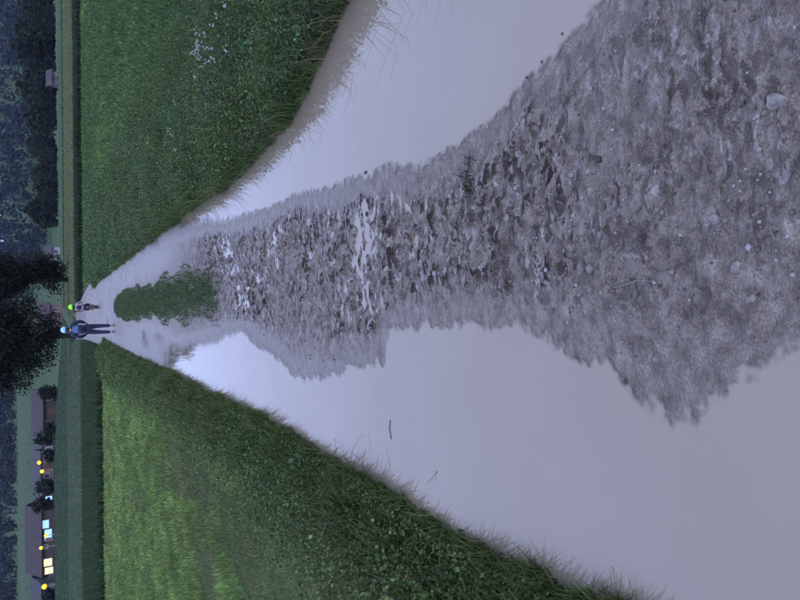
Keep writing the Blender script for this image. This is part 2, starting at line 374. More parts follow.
# short meadow on the left, bright green with worn brown patches
x, y = scatter(190000, 1.6, 23.0, -1, .35, 1)
d = edge_dist(x, y)
worn = np.exp(-((d-.75-.12*y*.3)/.42)**2)*sst(-.05, .15, fbm(x*1.6, y*.8, 81, 4))*sst(11, 6, y)
worn = np.maximum(worn, .9*sst(.08, .2, fbm(x*1.1, y*.4, 83, 4))*sst(16, 8, y))
pale = sst(-.2, .2, fbm(x*2.5, y*1.4, 85, 4))[:, None]; clump = fbm(x*7, y*4, 87, 3)
h = rng.uniform(.045, .10, len(x))*(1+.5*sst(1.0, .3, d))*(1-.4*worn)
tt = tints((.155, .228, .060), len(x), .25, (.13, .105, .06), np.clip(worn*rng.uniform(.2, 1.1, len(x)), 0, 1))
tt = tt*(.72+.4*pale)*(1+.9*clump[:, None]); h = h*(1+.8*clump)
o = blades('meadow_grass', on_ground(x, y), h, np.maximum(.004, .0014*y), tt, lean=.6)
tag(o, 'short bright green meadow grass with worn brown patches beside the track', 'grass', kind='stuff')
# right meadow
x, y = scatter(130000, 2.6, 40.0, 1, .5, 1)
h = rng.uniform(.06, .14, len(x)); tt = tints((.058, .104, .034), len(x), .3)
k = sst(-.1, .25, fbm(x*.25, y*.12, 91, 3)); c_ = fbm(x*5, y*2.6, 95, 4); tt = tt*(1+.35*k[:, None]*np.array([1.2, 1, .6]))*(1+1.1*c_[:, None]); h = h*(1+.9*c_)
o = blades('meadow_grass', on_ground(x, y), h, np.maximum(.006, .0019*y), tt, lean=.5)
tag(o, 'deep green meadow grass behind the weedy verge', 'grass', kind='stuff')
# tall verge, right: grass and broad leaves
def verge(side, n1, n2, y0, y1, wdt, hmin, hmax, base, label, lb):
    u = rng.uniform(0, 1, n1); y = y0*(y1/y0)**u
    s = 1 if side > 0 else -1
    e = edge_r(y) if s > 0 else edge_l(y)
    d = wdt(y)*rng.beta(1.0, 2.0, n1)*1.35*(1+.8*fbm(y*.5, y*.1, 51+s, 3))
    fr_ = .13*np.clip(fbm(y*2.1, y*.37, 71+s, 6, .75)+.15, 0, 1)*1.6*rng.uniform(.3, 1, n1)+.02
    x = e+s*(d-fr_)
    hc = fbm(x*4.5, y*3, 18, 4); h = rng.uniform(hmin*.7, hmax*1.1, n1)*(.75+.9*(fbm(x*1.6, y*1.1, 17, 3)+.3))*(1+1.3*hc)*sst(0, .5, wdt(y)*1.15-d+.1)
    h = np.maximum(h, .05)
    dm = (rng.uniform(0, 1, n1) < .09+.35*sst(.05, .2, fbm(x*3, y*2, 19, 3))).astype(float)
    tt = tints(base, n1, .38, (.16, .13, .075), dm*rng.uniform(.3, 1, n1))
    dirs = np.where(rng.uniform(0, 1, n1) < .2, (math.pi if s > 0 else 0)+rng.normal(0, .7, n1), rng.uniform(0, 6.28, n1))
    h = h*(.45+.55*sst(-.05, .4, d)) if s < 0 else h
    P = np.stack([x, y, np.maximum(gz(x, y), .01)-.02], -1)
    o = blades('verge_grass', P, h, np.maximum(rng.uniform(.004, .009, n1), .0013*y), tt, lean=.55, dirs=dirs)
    tag(o, label, 'grass', kind='stuff')
    u = rng.uniform(0, 1, n2); y = y0*(y1/y0)**u; e = edge_r(y) if s > 0 else edge_l(y)
    d = wdt(y)*rng.beta(1.0, 2.2, n2)*1.4*(1+.8*fbm(y*.5, y*.1, 51+s, 3)); x = e+s*(d-.08*np.clip(fbm(y*2.1, y*.37, 71+s, 6, .75)+.15, 0, 1)*1.5*rng.uniform(.2, 1, n2))
    top = hmax*.85*(.7+.9*(fbm(x*1.6, y*1.1, 17, 3)+.3))
    top = top*(.4+.6*sst(-.05, .4, d)) if s < 0 else top
    z = np.maximum(gz(x, y), .0)+top*rng.uniform(.1, 1, n2)**.7
    cl = sst(-.15, .15, fbm(x*2.2, y*1.5, 27, 3))[:, None]
    tt = tints(base, n2, .45)*(1-cl)+tints((base[0]*.75, base[1]*.95, base[2]*(1.15 if s > 0 else .9)), n2, .45)*cl
    tt[rng.uniform(0, 1, n2) < .02] *= 1.8
    o = leaves('verge_weeds', np.stack([x, y, z], -1), np.maximum(np.clip(np.exp(rng.normal(math.log(.016), .45, n2)), .006, .034), .0024*y), tt)
    tag(o, lb, 'weeds', kind='stuff')
verge(1, 60000, 110000, 2.6, 30, lambda y: 1.9+.05*y, .10, .25, (.058, .094, .028), 'tall dark green verge grass leaning over the puddle', 'broad leaved weeds growing along the flooded verge')
verge(-1, 62000, 60000, 1.05, 24, lambda y: .46+.02*y, .08, .27, (.062, .094, .026), 'dark verge grass between the bright meadow and the track', 'low broad leaved weeds beside the bright meadow')
# grassy crown of the track
nn = 30000
y = rng.uniform(6.4, 19.2, nn); m_ = (edge_l(y)+edge_r(y))*.5+.03
wv = np.interp(y, [6.4, 7.2, 9, 14, 19.2], [.26, .36, .31, .28, .22])
x = m_+np.clip(rng.normal(0, .55, nn), -1.15, 1.15)*wv*(1+1.1*fbm(y*1.1, y*0, 44, 3))
ok = rng.uniform(0, 1, nn) < (sst(6.3, 6.9, y)+.12)*sst(19.3, 18.2, y+8*(x-m_)**2)*sst(-.4, -.2, fbm(x*5, y*2, 46, 3)); x, y = x[ok], y[ok]; nn = len(x)
z = np.array([track_z(a, b_) for a, b_ in zip(x, y)])-.01
o = blades('crown_grass', np.stack([x, y, z], -1), rng.uniform(.03, .085, nn), np.maximum(.005, .001*y), tints((.06, .094, .04), nn, .4), lean=.5)
tag(o, 'strip of grass growing along the crown of the track', 'grass', kind='stuff')

# crops beyond the meadows
def strip(side, y0, y1, h0, h1, n_, base, wk, label, var=.16):
    if side == 0:
        y = y0+(y1-y0)*rng.uniform(0, 1, n_); x = rng.uniform(-1, 1, n_)*(.72*y+3)
    else:
        x, y = scatter(n_, y0, y1, side, .3, 1)
    P = on_ground(x, y)
    o = blades('crop', P, rng.uniform(h0, h1, n_), wk*y*rng.uniform(.7, 1.3, n_), tints(base, n_, var), lean=.35)
    tag(o, label, 'crop', kind='stuff')
strip(-1, 23.2, 38, .22, .36, 42000, (.034, .062, .024), .0026, 'dark green leafy crop just behind the bright meadow')
strip(-1, 39, 92, .25, .42, 42000, (.085, .12, .07), .003, 'mid green crop field in front of the village')
strip(-1, 96, 175, .2, .5, 30000, (.055, .085, .045), .004, 'dark meadow field reaching to the village houses')
strip(1, 40.5, 46, .30, .45, 26000, (.022, .042, .018), .0026, 'low dark strip put in for shade at the back of the deep green meadow')  # blade colour darkened to stand for shade along the grain field's edge
strip(1, 47, 100, .35, .55, 42000, (.125, .145, .068), .003, 'pale ripening grain field beyond the dark shade strip')
strip(1, 104, 130, .2, .4, 16000, (.026, .045, .022), .004, 'narrow dark field strip beyond the grain')
strip(1, 134, 215, .2, .5, 26000, (.10, .15, .078), .004, 'pale green meadow strip in front of the woods')

# ------------------------------------------------------------------ woods
def clump_tree(hgt, rad, nq, kind, dark):
    """one tree as leaf clumps round a tapering trunk: returns verts, tris, tints"""
    P = []; S = []
    for _ in range(nq):
        if kind == 'fir':
            t_ = rng.uniform(.1, 1)**.8; a = rng.uniform(0, 6.28); r_ = rad*(1-t_)*rng.uniform(.5, 1.1)+.1
            P.append((r_*math.cos(a), r_*math.sin(a), hgt*t_)); S.append(rad*(.55 if nq < 100 else .34)*(1.15-t_))
        else:
            v = rng.normal(0, 1, 3); v /= np.linalg.norm(v); k = rng.uniform(.55, 1.08)
            P.append((v[0]*rad*k, v[1]*rad*k, hgt*.58+v[2]*hgt*.42*k)); S.append(rad*(.42 if nq < 100 else .24)*rng.uniform(.6, 1.2))
    P, S = np.array(P), np.array(S)
    return P, S
def wood(name, pts, hs, nq, base, label, kinds=('broad', 'fir'), rk=.34):
    PP, SS, TT = [], [], []
    temps = [(k, *clump_tree(1, rk if k == 'broad' else .2, nq, k, 0)) for k in kinds for _ in range(4)]
    for (x, y), h_ in zip(pts, hs):
        k, P, S = temps[rng.integers(len(temps))]
        a = rng.uniform(0, 6.28); c, s = math.cos(a), math.sin(a)
        Q = np.stack([P[:, 0]*c-P[:, 1]*s, P[:, 0]*s+P[:, 1]*c, P[:, 2]], -1)*h_*np.array([1, 1, 1])+np.array([x, y, float(gz(x, y))-.3])
        b_ = np.array(base)*math.exp(rng.normal(0, .25))*(np.array([.75, .85, 1.0]) if k == 'fir' else np.array([1, 1, 1]))
        PP.append(Q); SS.append(S*h_); TT.append(b_[None]*np.exp(rng.normal(0, .25, (len(Q), 1))))
    PP, SS, TT = np.concatenate(PP), np.concatenate(SS), np.concatenate(TT)
    n_ = len(PP); d1 = rng.normal(0, 1, (n_, 3)); d1 /= np.linalg.norm(d1, axis=1)[:, None]
    d2 = np.cross(d1, rng.normal(0, 1, (n_, 3))); d2 /= np.linalg.norm(d2, axis=1)[:, None]; d3 = np.cross(d1, d2)
    k = SS[:, None]
    Vv = np.stack([PP+d1*k, PP+d2*k*.9-d1*k*.3, PP-d2*k*.8-d1*k*.4, PP+d3*k*.8], 1).reshape(-1, 3)
    i = np.arange(n_)[:, None]*4
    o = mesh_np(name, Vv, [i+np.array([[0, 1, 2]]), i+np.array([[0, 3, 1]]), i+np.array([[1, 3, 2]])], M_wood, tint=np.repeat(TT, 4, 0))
    return tag(o, label, 'woods', kind='stuff')
def rpts(n_, x0, x1, y0, y1): return list(zip(rng.uniform(x0, x1, n_), rng.uniform(y0, y1, n_)))
# near wood right of the lone trees
pts = [(x, y) for x, y in rpts(520, 26, 330, 222, 300) if x > 24+.12*(y-222)]
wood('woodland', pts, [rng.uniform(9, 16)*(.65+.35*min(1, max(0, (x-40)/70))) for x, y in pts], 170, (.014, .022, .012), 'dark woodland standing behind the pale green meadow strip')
pts = rpts(2600, -620, 760, 520, 900)
pts = [(x, y) for x, y in pts if not (x < 0.05*y-5 and y < 560) and fbm(np.array(x/60), np.array(y/45), 66, 2) > -.22 or y > 700]
wood('hill_forest', pts, rng.uniform(11, 20, len(pts)), 34, (.011, .018, .022), 'blue dark forest covering the distant hills', ('fir', 'fir', 'broad'))  # bluer leaf colour paints in some of the distance haze
pts = rpts(150, -330, -15, 470, 520)
wood('woodland_edge', pts, rng.uniform(8, 14, len(pts)), 34, (.014, .022, .016), 'tree line along the top of the hillside pasture')

# ---- lone trees at the end of the track
def lone_tree(name, loc, hgt, rx, base_h, nleaf, seed, label, base, lobes):
    rs = random.Random(seed)
    root = empty(name, loc); tag(root, label, 'tree')
    bm = bmesh.new()
    top = Vector((rs.uniform(-.3, .3), rs.uniform(-.3, .3), hgt*.72))
    pts = [Vector((0, 0, -.3)), Vector((.05, 0, hgt*.12)), Vector((-.1, .1, hgt*.3)), top*.72, top]
    path_tube(bm, pts, [.36, .28, .22, .14, .05], 9)
    bm_obj('trunk', bm, M_bark, root, True)
    bm = bmesh.new()
    for (cx_, cy_, cz_, r_) in lobes:
        st_ = Vector((0, 0, max(hgt*.15, cz_*.45))); en = Vector((cx_, cy_, cz_))
        md = (st_+en)/2+Vector((0, 0, -.3)); path_tube(bm, [st_, md, en], [.13, .08, .03], 6)
        for _ in range(4):
            q = en+Vector((rs.gauss(0, 1), rs.gauss(0, 1), rs.gauss(0, .8)))*r_*.5; path_tube(bm, [md.lerp(en, .7), q], [.04, .012], 5)
    bm_obj('limbs', bm, M_bark, root, True)
    P = []
    w_ = np.array([l_[3]**2 for l_ in lobes]); w_ = w_/w_.sum()
    # leaf sprays: clusters round many twig ends, so that gaps stay between them
    for li, l_ in enumerate(lobes):
        nc = max(6, int(95*w_[li]*len(lobes)/2))
        for _ in range(nc):
            v = rng.normal(0, 1, 3); v /= np.linalg.norm(v); k = l_[3]*rng.uniform(.45, 1.05)
            c = np.array(l_[:3])+v*k*np.array([1, 1, .85])
            P.append(c+rng.normal(0, 1, (int(nleaf*w_[li]/nc), 3))*np.array([.42, .42, .3])*rng.uniform(.6, 1.2))
    P = np.concatenate(P); P = P[P[:, 2] > base_h]
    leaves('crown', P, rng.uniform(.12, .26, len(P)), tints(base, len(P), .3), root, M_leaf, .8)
    return root
gzf = lambda x, y: float(gz(x, y))
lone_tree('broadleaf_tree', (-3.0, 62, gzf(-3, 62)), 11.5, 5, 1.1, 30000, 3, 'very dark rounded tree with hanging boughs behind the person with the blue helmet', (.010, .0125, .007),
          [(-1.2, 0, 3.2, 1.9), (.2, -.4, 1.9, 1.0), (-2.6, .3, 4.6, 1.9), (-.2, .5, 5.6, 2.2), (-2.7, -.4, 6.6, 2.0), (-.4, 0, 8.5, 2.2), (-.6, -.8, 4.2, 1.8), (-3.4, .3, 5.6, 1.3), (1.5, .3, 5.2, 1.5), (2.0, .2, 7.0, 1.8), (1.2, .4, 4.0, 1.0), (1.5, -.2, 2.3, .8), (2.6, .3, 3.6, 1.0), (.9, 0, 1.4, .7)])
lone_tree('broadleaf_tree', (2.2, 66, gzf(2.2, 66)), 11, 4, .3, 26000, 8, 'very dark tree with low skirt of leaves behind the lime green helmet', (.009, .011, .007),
          [(0.5, 0, 1.6, 1.3), (1.0, .3, 3.2, 1.4), (.2, -.2, 4.8, 1.8), (1.0, .4, 6.5, 1.9), (-1.0, .2, 6.2, 1.4), (.2, 0, 8.4, 2.0), (-1.3, 0, 8.0, 1.6), (1.4, 0, 2.2, .9)])

# ------------------------------------------------------------------ village
M_white = simple('white_render', (.36, .36, .35), (.26, .26, .26), .7, .9)
M_grey = simple('grey_render', (.13, .13, .13), (.09, .09, .09), .7, .9)
M_timber = simple('dark_timber', (.07, .05, .04), (.04, .03, .025), 2, .9)
M_pink = simple('pink_render', (.2, .115, .105), (.15, .09, .08), .7, .9)
M_tiles = simple('brown_roof_tiles', (.045, .028, .029), (.026, .018, .018), 1.2, .85, 0, .3)
M_tiles2 = simple('grey_roof_tiles', (.045, .042, .044), (.03, .028, .03), 1.2, .85, 0, .3)
M_frame = simple('window_frame_paint', (.4, .4, .38)); M_door = simple('door_wood', (.1, .06, .04))
M_glass, n, l, b = nmat('dark_glass'); b.inputs['Base Color'].default_value = (.02, .025, .03, 1); b.inputs['Roughness'].default_value = .1
M_lit_o = emis('lit_orange_window', (1.0, .50, .28), 1.5); M_lit_y = emis('lit_yellow_lamp', (1.0, .58, .02), 1.1); M_lit_b = emis('lit_cold_window', (.30, .55, 1.0), 1.1)
M_metal = simple('galvanised_metal', (.3, .31, .32), None, 8, .5, .6)
def house(loc, rz, w, d, h, rh, wall, roof, label, wins, lit=None, chim=True, name='house', cat='house'):
    """gable runs along local x; local -y faces the track. wins: (x, z, w, h, key)"""
    root = empty(name, loc, rz); tag(root, label, cat)
    bm = bmesh.new()
    v = [bm.verts.new(p) for p in [(-w/2, -d/2, -.6), (w/2, -d/2, -.6), (w/2, d/2, -.6), (-w/2, d/2, -.6),
                                   (-w/2, -d/2, h), (w/2, -d/2, h), (w/2, d/2, h), (-w/2, d/2, h), (-w/2, 0, h+rh), (w/2, 0, h+rh)]]
    for f_ in ((0, 1, 5, 4), (2, 3, 7, 6), (1, 2, 6, 9, 5), (3, 0, 4, 8, 7), (0, 3, 2, 1)): bm.faces.new([v[i] for i in f_])
    bm_obj('wall', bm, wall, root)
    bm = bmesh.new(); ov = .7; t_ = .22
    sl = rh/(d/2)
    for s in (-1, 1):
        a = [(-w/2-ov, 0, h+rh+.02), (w/2+ov, 0, h+rh+.02), (w/2+ov, s*(d/2+ov), h-sl*ov+.02), (-w/2-ov, s*(d/2+ov), h-sl*ov+.02)]
        lo = [bm.verts.new(p) for p in a]; hi = [bm.verts.new((p[0], p[1], p[2]+t_)) for p in a]
        for q in [(lo[0], lo[1], lo[2], lo[3]), (hi[3], hi[2], hi[1], hi[0])]: bm.faces.new(q)
        for i in range(4): bm.faces.new((lo[i], hi[i], hi[(i+1) % 4], lo[(i+1) % 4]))
    bmesh.ops.recalc_face_normals(bm, faces=bm.faces)
    ro = bm_obj('roof', bm, roof, root)
    if chim:
        bm = bmesh.new(); box(bm, (w*.2, d*.12, h+rh*.9+.6), (.7, .7, 1.8)); box(bm, (w*.2, d*.12, h+rh*.9+1.56), (.9, .9, .14)); bm_obj('chimney', bm, M_grey, ro)
    for (x, z, ww, wh, key) in wins:
        bm = bmesh.new(); y = -d/2-.03
        for (c, s) in (((x-ww/2, y, z), (.12, .12, wh+.12)), ((x+ww/2, y, z), (.12, .12, wh+.12)), ((x, y, z+wh/2), (ww-.13, .1, .12)), ((x, y-.02, z-wh/2), (ww-.13, .2, .12))): box(bm, c, s)
        fr = bm_obj('window', bm, M_frame, root)
        bm = bmesh.new(); box(bm, (x, -d/2-.02, z), (ww-.12, .05, wh-.1)); bm_obj('pane', bm, {'d': M_glass, 'o': M_lit_o, 'y': M_lit_y, 'b': M_lit_b}[key], fr)
    bm = bmesh.new(); box(bm, (w*.02, -d/2-.03, .95), (1.1, .1, 2.1)); dr = bm_obj('door', bm, M_door, root)
    bm = bmesh.new(); box(bm, (w*.02+.4, -d/2-.1, 1.0), (.08, .08, .2)); bm_obj('handle', bm, M_metal, dr)
    return root
def hz(x, y): return (x, y, gzf(x, y))
D = lambda img_y, y: (300-img_y)/602*y*.875*1.0      # picture column to a sideways place at distance y (flat valley floor)
house(hz(-27.5, 178), .1, 10, 9, 3.0, 2.3, M_timber, M_tiles, 'dark timber barn with wide brown roof close to the rounded dark tree', [(-3, 1.6, 1.1, 1.1, 'd'), (3.4, 1.6, 1.1, 1.1, 'd')], chim=False, name='barn', cat='barn')
house(hz(-38.7, 196), -.1, 6, 7, 2.9, 1.6, M_white, M_tiles2, 'small white house with grey roof next to the barn', [(-1.8, 1.7, 1, 1.2, 'd'), (2, 1.7, 1, 1.2, 'd')])
house(hz(-42.3, 182), .15, 7, 8, 3.0, 1.6, M_pink, M_tiles2, 'pink rendered house behind two yellow globe lamps', [(-2.2, 1.6, 1.2, 1.3, 'd'), (1.8, 1.6, 1.1, 1.1, 'd')])
house(hz(-51.2, 190), .0, 7, 7, 2.8, 1.5, M_grey, M_tiles2, 'low grey house with cold lit windows beside the pink house', [(-.6, 1.2, 2.6, 1.6, 'b'), (2.2, 1.4, 1, 1.2, 'd')])
house(hz(-58.5, 176), .06, 15, 11, 3.0, 3.2, M_timber, M_tiles, 'broad farmhouse with large brown roof and lit ground floor', [(4.2, 1.9, 2.0, 1.4, 'b'), (1.6, 1.4, 2.6, 1.6, 'b'), (-5.0, 1.5, 1.8, 1.8, 'o'), (-7.0, 1.3, 1.6, 1.8, 'o'), (-1.2, 2.0, 1, 1, 'd')], name='farmhouse')
house(hz(-77, 186), -.08, 9, 8, 3.2, 2.0, M_grey, M_tiles2, 'grey house with dark roof at the far side of the farmhouse', [(-2.4, 1.7, 1.1, 1.3, 'd'), (2.4, 1.7, 1.1, 1.3, 'd'), (3.6, 1.7, .9, 1.2, 'd')])
house(hz(-3.8, 205), .1, 6, 7, 3.4, 2.6, M_pink, M_tiles, 'reddish house glimpsed between the two dark trees', [(-1.6, 1.7, 1, 1.2, 'd'), (1.6, 1.7, 1, 1.2, 'd')])
house(hz(13.5, 214), .2, 6, 6, 2.8, 1.8, M_white, M_tiles2, 'small white house beside the dark woodland', [(-1.6, 1.5, 1, 1.1, 'd'), (1.6, 1.5, 1, 1.1, 'd')], chim=False)
house(hz(70.5, 219), 0, 3.6, 4, 2.4, 1.2, M_grey, M_tiles2, 'tiny grey hut at the foot of the woodland', [(.9, 1.3, .7, .8, 'd')], chim=False, name='hut', cat='hut')
def street_lamp(x, y, h, label, r_=.48):
    root = empty('street_lamp', hz(x, y)); tag(root, label, 'street lamp', 'lit street lamps in the village')
    bm = bmesh.new(); tube(bm, (0, 0, -.2), (0, 0, h-r_*.9), .09, .06); tube(bm, (0, 0, -.1), (0, 0, .6), .16, .14); bm_obj('pole', bm, M_metal, root)
    bm = bmesh.new(); tube(bm, (0, 0, h+r_*.85), (0, 0, h+r_*1.15), r_*.6, r_*.2); bm_obj('cap', bm, M_metal, root)
    bm = bmesh.new(); sphere(bm, (0, 0, h), (r_, r_, r_*.9), 2); bm_obj('globe', bm, M_lit_y, root, True)
street_lamp(-38.6, 170, 3.3, 'taller yellow globe lamp in front of the pink house')
street_lamp(-40.8, 170, 2.7, 'lower yellow globe lamp in front of the pink house')
street_lamp(-55.2, 166, 2.1, 'yellow globe lamp before the cold lit windows of the farmhouse', .42)
street_lamp(-57.9, 166, 3.1, 'yellow globe lamp before the brown roof of the farmhouse', .42)
street_lamp(-67.2, 166, 2.5, 'orange yellow globe lamp between the farmhouse and the grey house', .6)
# village trees and bushes
def bush(x, y, r_, hgt, label, name='garden_tree', nleaf=1500):
    root = empty(name, hz(x, y)); tag(root, label, 'tree')
    bm = bmesh.new(); path_tube(bm, [(0, 0, -.2), (0, 0, hgt*.4), (.1, 0, hgt*.7)], [.2, .14, .05], 6); bm_obj('trunk', bm, M_bark, root)
    P = []
    for _ in range(26):
        v = rng.normal(0, 1, 3); v /= np.linalg.norm(v); c = np.array([0, 0, hgt*.55])+v*np.array([r_, r_, hgt*.42])*rng.uniform(.5, 1)
        P.append(c+rng.normal(0, .35, (nleaf//26, 3)))
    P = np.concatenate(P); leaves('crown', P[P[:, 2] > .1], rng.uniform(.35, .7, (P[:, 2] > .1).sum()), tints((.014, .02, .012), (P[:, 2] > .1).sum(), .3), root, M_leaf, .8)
bush(-33.5, 172, 1.6, 4.2, 'dark garden tree between the barn and the small white house')
bush(-46.5, 178, 1.6, 4.5, 'dark garden tree between the pink house and the grey house with cold windows')
bush(-49.5, 172, 1.6, 5.4, 'dark garden tree at the corner of the farmhouse facing the grey house')
bush(-69.5, 182, 1.8, 5.4, 'dark garden tree between the farmhouse and the far grey house')
bush(-82.5, 180, 2.2, 6.0, 'dark garden tree beyond the far grey house')
bush(-22, 172, 1.6, 3.8, 'dark garden tree at the barn end towards the rounded dark tree')

for (x, y, r_, h_, lab) in [(-30.5, 166, 1.7, 2.4, 'low dark bush before the long wall of the barn'), (-36.5, 168, 1.6, 2.2, 'low dark bush before the small white house'),
                            (-45, 171, 1.5, 2.6, 'low dark bush before the pink house'),
                            (-72.5, 172, 2.0, 2.8, 'low dark bush before the far grey house'), (-24.5, 186, 2.0, 4.6, 'dark tree behind the barn'), (-53.5, 198, 2.2, 5.0, 'tall dark tree behind the grey house with cold windows'),
                            (-66.5, 192, 2.2, 6.0, 'tall dark tree behind the broad farmhouse'), (-74, 200, 2.2, 5.0, 'tall dark tree behind the far grey house')]:
    bush(x, y, r_, h_, lab, 'garden_bush' if h_ < 3 else 'garden_tree', 1100)

# ------------------------------------------------------------------ people
M_skin = simple('skin', (.45, .28, .21), (.4, .24, .18), 5, .55)
M_navy = simple('navy_fabric', (.02, .022, .05), (.012, .014, .034), 12, .85)
M_blue = simple('blue_fabric', (.10, .17, .33), (.06, .11, .25), 10, .8)
M_jean = simple('dark_blue_denim', (.022, .026, .06), (.014, .017, .042), 20, .85)
M_black = simple('black_rubber', (.012, .012, .013), None, 10, .6)
M_hair = simple('brown_hair', (.03, .02, .014), None, 20, .6)
M_helm_b = simple('light_blue_helmet', (.30, .62, 1.0), (.26, .56, .95), 3, .3)
M_helm_g = simple('lime_helmet', (.30, 1.0, .01), (.25, .92, .01), 3, .35)
M_greyc = simple('pale_grey_fabric', (.30, .31, .34), (.22, .23, .26), 10, .85)
M_shoe = simple('pink_grey_shoe', (.30, .2, .2), (.2, .14, .14), 8, .7)
M_bikered = simple('red_bicycle_paint', (.25, .05, .05), (.2, .04, .04), 4, .35)
def skin_obj(name, verts, edges, mat, parent, root=0, sub=1):
    bm = bmesh.new(); lay = bm.verts.layers.skin.verify(); vv = []
    for i, (p, r_) in enumerate(verts):
        v = bm.verts.new(p); v[lay].radius = (r_, r_) if not isinstance(r_, tuple) else r_; v[lay].use_root = (i == root); vv.append(v)
    for a, b_ in edges: bm.edges.new((vv[a], vv[b_]))
    me = bpy.data.meshes.new(name); bm.to_mesh(me); bm.free(); me.materials.append(mat)
    o = link(bpy.data.objects.new(name, me), parent)
    s = o.modifiers.new('skin', 'SKIN'); s.use_smooth_shade = True
    u = o.modifiers.new('sub', 'SUBSURF'); u.levels = u.render_levels = sub
    return o
class Sk:
    def __init__(s): s.v = []; s.e = []
    def a(s, p, r_, frm=None):
        s.v.append((tuple(p), r_)); i = len(s.v)-1
        if frm is not None: s.e.append((frm, i))
        return i
def figure(root, J, jacket, trousers, shoe, S=1.0):
    """J: joint positions, local coordinates, figure faces +y. One continuous body, clothes over it."""
    k = Sk(); r = lambda q: q*S
    V_ = {n_: Vector(p) for n_, p in J.items()}
    pel = k.a(V_['pelvis'], (r(.13), r(.10))); sp = k.a(V_['waist'], (r(.115), r(.09)), pel); ch = k.a(V_['chest'], (r(.15), r(.11)), sp)
    nk = k.a(V_['neck'], r(.055), ch); h0 = k.a(V_['head']+Vector((0, 0, -.06*S)), (r(.07), r(.08)), nk); h1 = k.a(V_['head']+Vector((0, 0, .03*S)), (r(.078), r(.095)), h0)
    k.a(V_['head']+Vector((0, -.01*S, .09*S)), r(.06), h1); k.a(V_['head']+Vector((0, .115*S, -.02*S)), r(.016), h0)
    for s_ in ('l', 'r'):
        sg = -1 if s_ == 'l' else 1
        k.a(V_['head']+Vector((sg*.095*S, -.01*S, -.01*S)), r(.018), h0)
        sh = k.a(V_['sh_'+s_], r(.058), ch); el = k.a(V_['el_'+s_], r(.042), sh); wr = k.a(V_['wr_'+s_], r(.027), el)
        hd = (V_['wr_'+s_]-V_['el_'+s_]).normalized(); pm = k.a(V_['wr_'+s_]+hd*.06*S, (r(.034), r(.02)), wr)
        lat = hd.cross(Vector((sg, 0, 0))); lat = lat.normalized() if lat.length > .1 else Vector((0, 1, 0))
        for q, ln in zip((-1.5, -.5, .5, 1.5), (.055, .075, .08, .068)):
            b0 = V_['wr_'+s_]+hd*.095*S+lat*q*.019*S
            f1 = k.a(b0, r(.0095), pm); f2 = k.a(b0+hd*ln*.55*S+Vector((-sg*.008*S, 0, 0)), r(.008), f1); k.a(b0+hd*ln*S*.9+Vector((-sg*.024*S, 0, 0)), r(.0065), f2)
        t1 = k.a(V_['wr_'+s_]+hd*.05*S+lat*.045*S, r(.011), wr); k.a(V_['wr_'+s_]+hd*.09*S+lat*.055*S+Vector((-sg*.012, 0, 0))*S, r(.009), t1)
        hp = k.a(V_['hip_'+s_], r(.085), pel); kn = k.a(V_['kn_'+s_], r(.055), hp); an = k.a(V_['an_'+s_], r(.037), kn)
        he = k.a(V_['an_'+s_]+Vector((0, .02*S, -.05*S)), r(.035), an); k.a(V_['an_'+s_]+Vector((0, .13*S, -.06*S)), r(.028), he)
    body = skin_obj('body', k.v, k.e, M_skin, root)
    j = Sk(); a0 = j.a(V_['pelvis']+Vector((0, 0, -.04*S)), (r(.185), r(.145))); a1 = j.a(V_['waist'], (r(.17), r(.135)), a0); a2 = j.a(V_['chest'], (r(.195), r(.145)), a1); j.a(V_['neck']+Vector((0, 0, -.02*S)), r(.075), a2)
    for s_ in ('l', 'r'):
        b1 = j.a(V_['sh_'+s_], r(.085), a2); b2 = j.a(V_['el_'+s_], r(.068), b1); j.a(V_['wr_'+s_], r(.05), b2)
    jk = skin_obj('jacket', j.v, j.e, jacket, root)
    t = Sk(); p0 = t.a(V_['pelvis'], (r(.16), r(.125)))
    for s_ in ('l', 'r'):
        q1 = t.a(V_['hip_'+s_], r(.108), p0); q2 = t.a(V_['kn_'+s_], r(.077), q1); t.a(V_['an_'+s_]+Vector((0, 0, .03*S)), r(.06), q2)
    skin_obj('trousers', t.v, t.e, trousers, root)
    for s_ in ('l', 'r'):
        bm = bmesh.new(); A = V_['an_'+s_]
        pts = [A+Vector((0, -.05*S, -.02*S)), A+Vector((0, 0, -.035*S)), A+Vector((0, .08*S, -.045*S)), A+Vector((0, .16*S, -.055*S)), A+Vector((0, .19*S, -.06*S))]
        path_tube(bm, pts, [r(.03), r(.05), r(.048), r(.04), r(.018)], 10)
        for v in bm.verts: v.co.z = max(v.co.z, A.z-.09*S)
        bm_obj('shoe', bm, shoe, root, True)
    return jk
def helmet(root, c, S, mat):
    bm = bmesh.new()
    vs_ = sphere(bm, c, (.105*S, .135*S, .115*S), 3)
    geom = [v for v in bm.verts if v.co.z < c[2]-.035*S]; bmesh.ops.delete(bm, geom=geom, context='VERTS')
    bmesh.ops.solidify(bm, geom=bm.faces[:], thickness=.012*S)
    o = bm_obj('helmet', bm, mat, root, True)
    bm = bmesh.new()
    for x in (-.05, 0, .05): box(bm, (c[0]+x*S, c[1], c[2]+(.108-abs(x)*.55)*S), (.014*S, .12*S, .02*S))
    bm_obj('vent', bm, M_black, o)
    bm = bmesh.new(); path_tube(bm, [(c[0]-.095*S, c[1], c[2]-.03*S), (c[0]-.06*S, c[1]+.04*S, c[2]-.14*S), (c[0]+.06*S, c[1]+.04*S, c[2]-.14*S), (c[0]+.095*S, c[1], c[2]-.03*S)], [.006*S]*4, 5); bm_obj('strap', bm, M_black, o)
    bm = bmesh.new(); sphere(bm, (c[0], c[1]-.045*S, c[2]-.075*S), (.075*S, .07*S, .075*S), 2); bm_obj('hair', bm, M_hair, root, True)
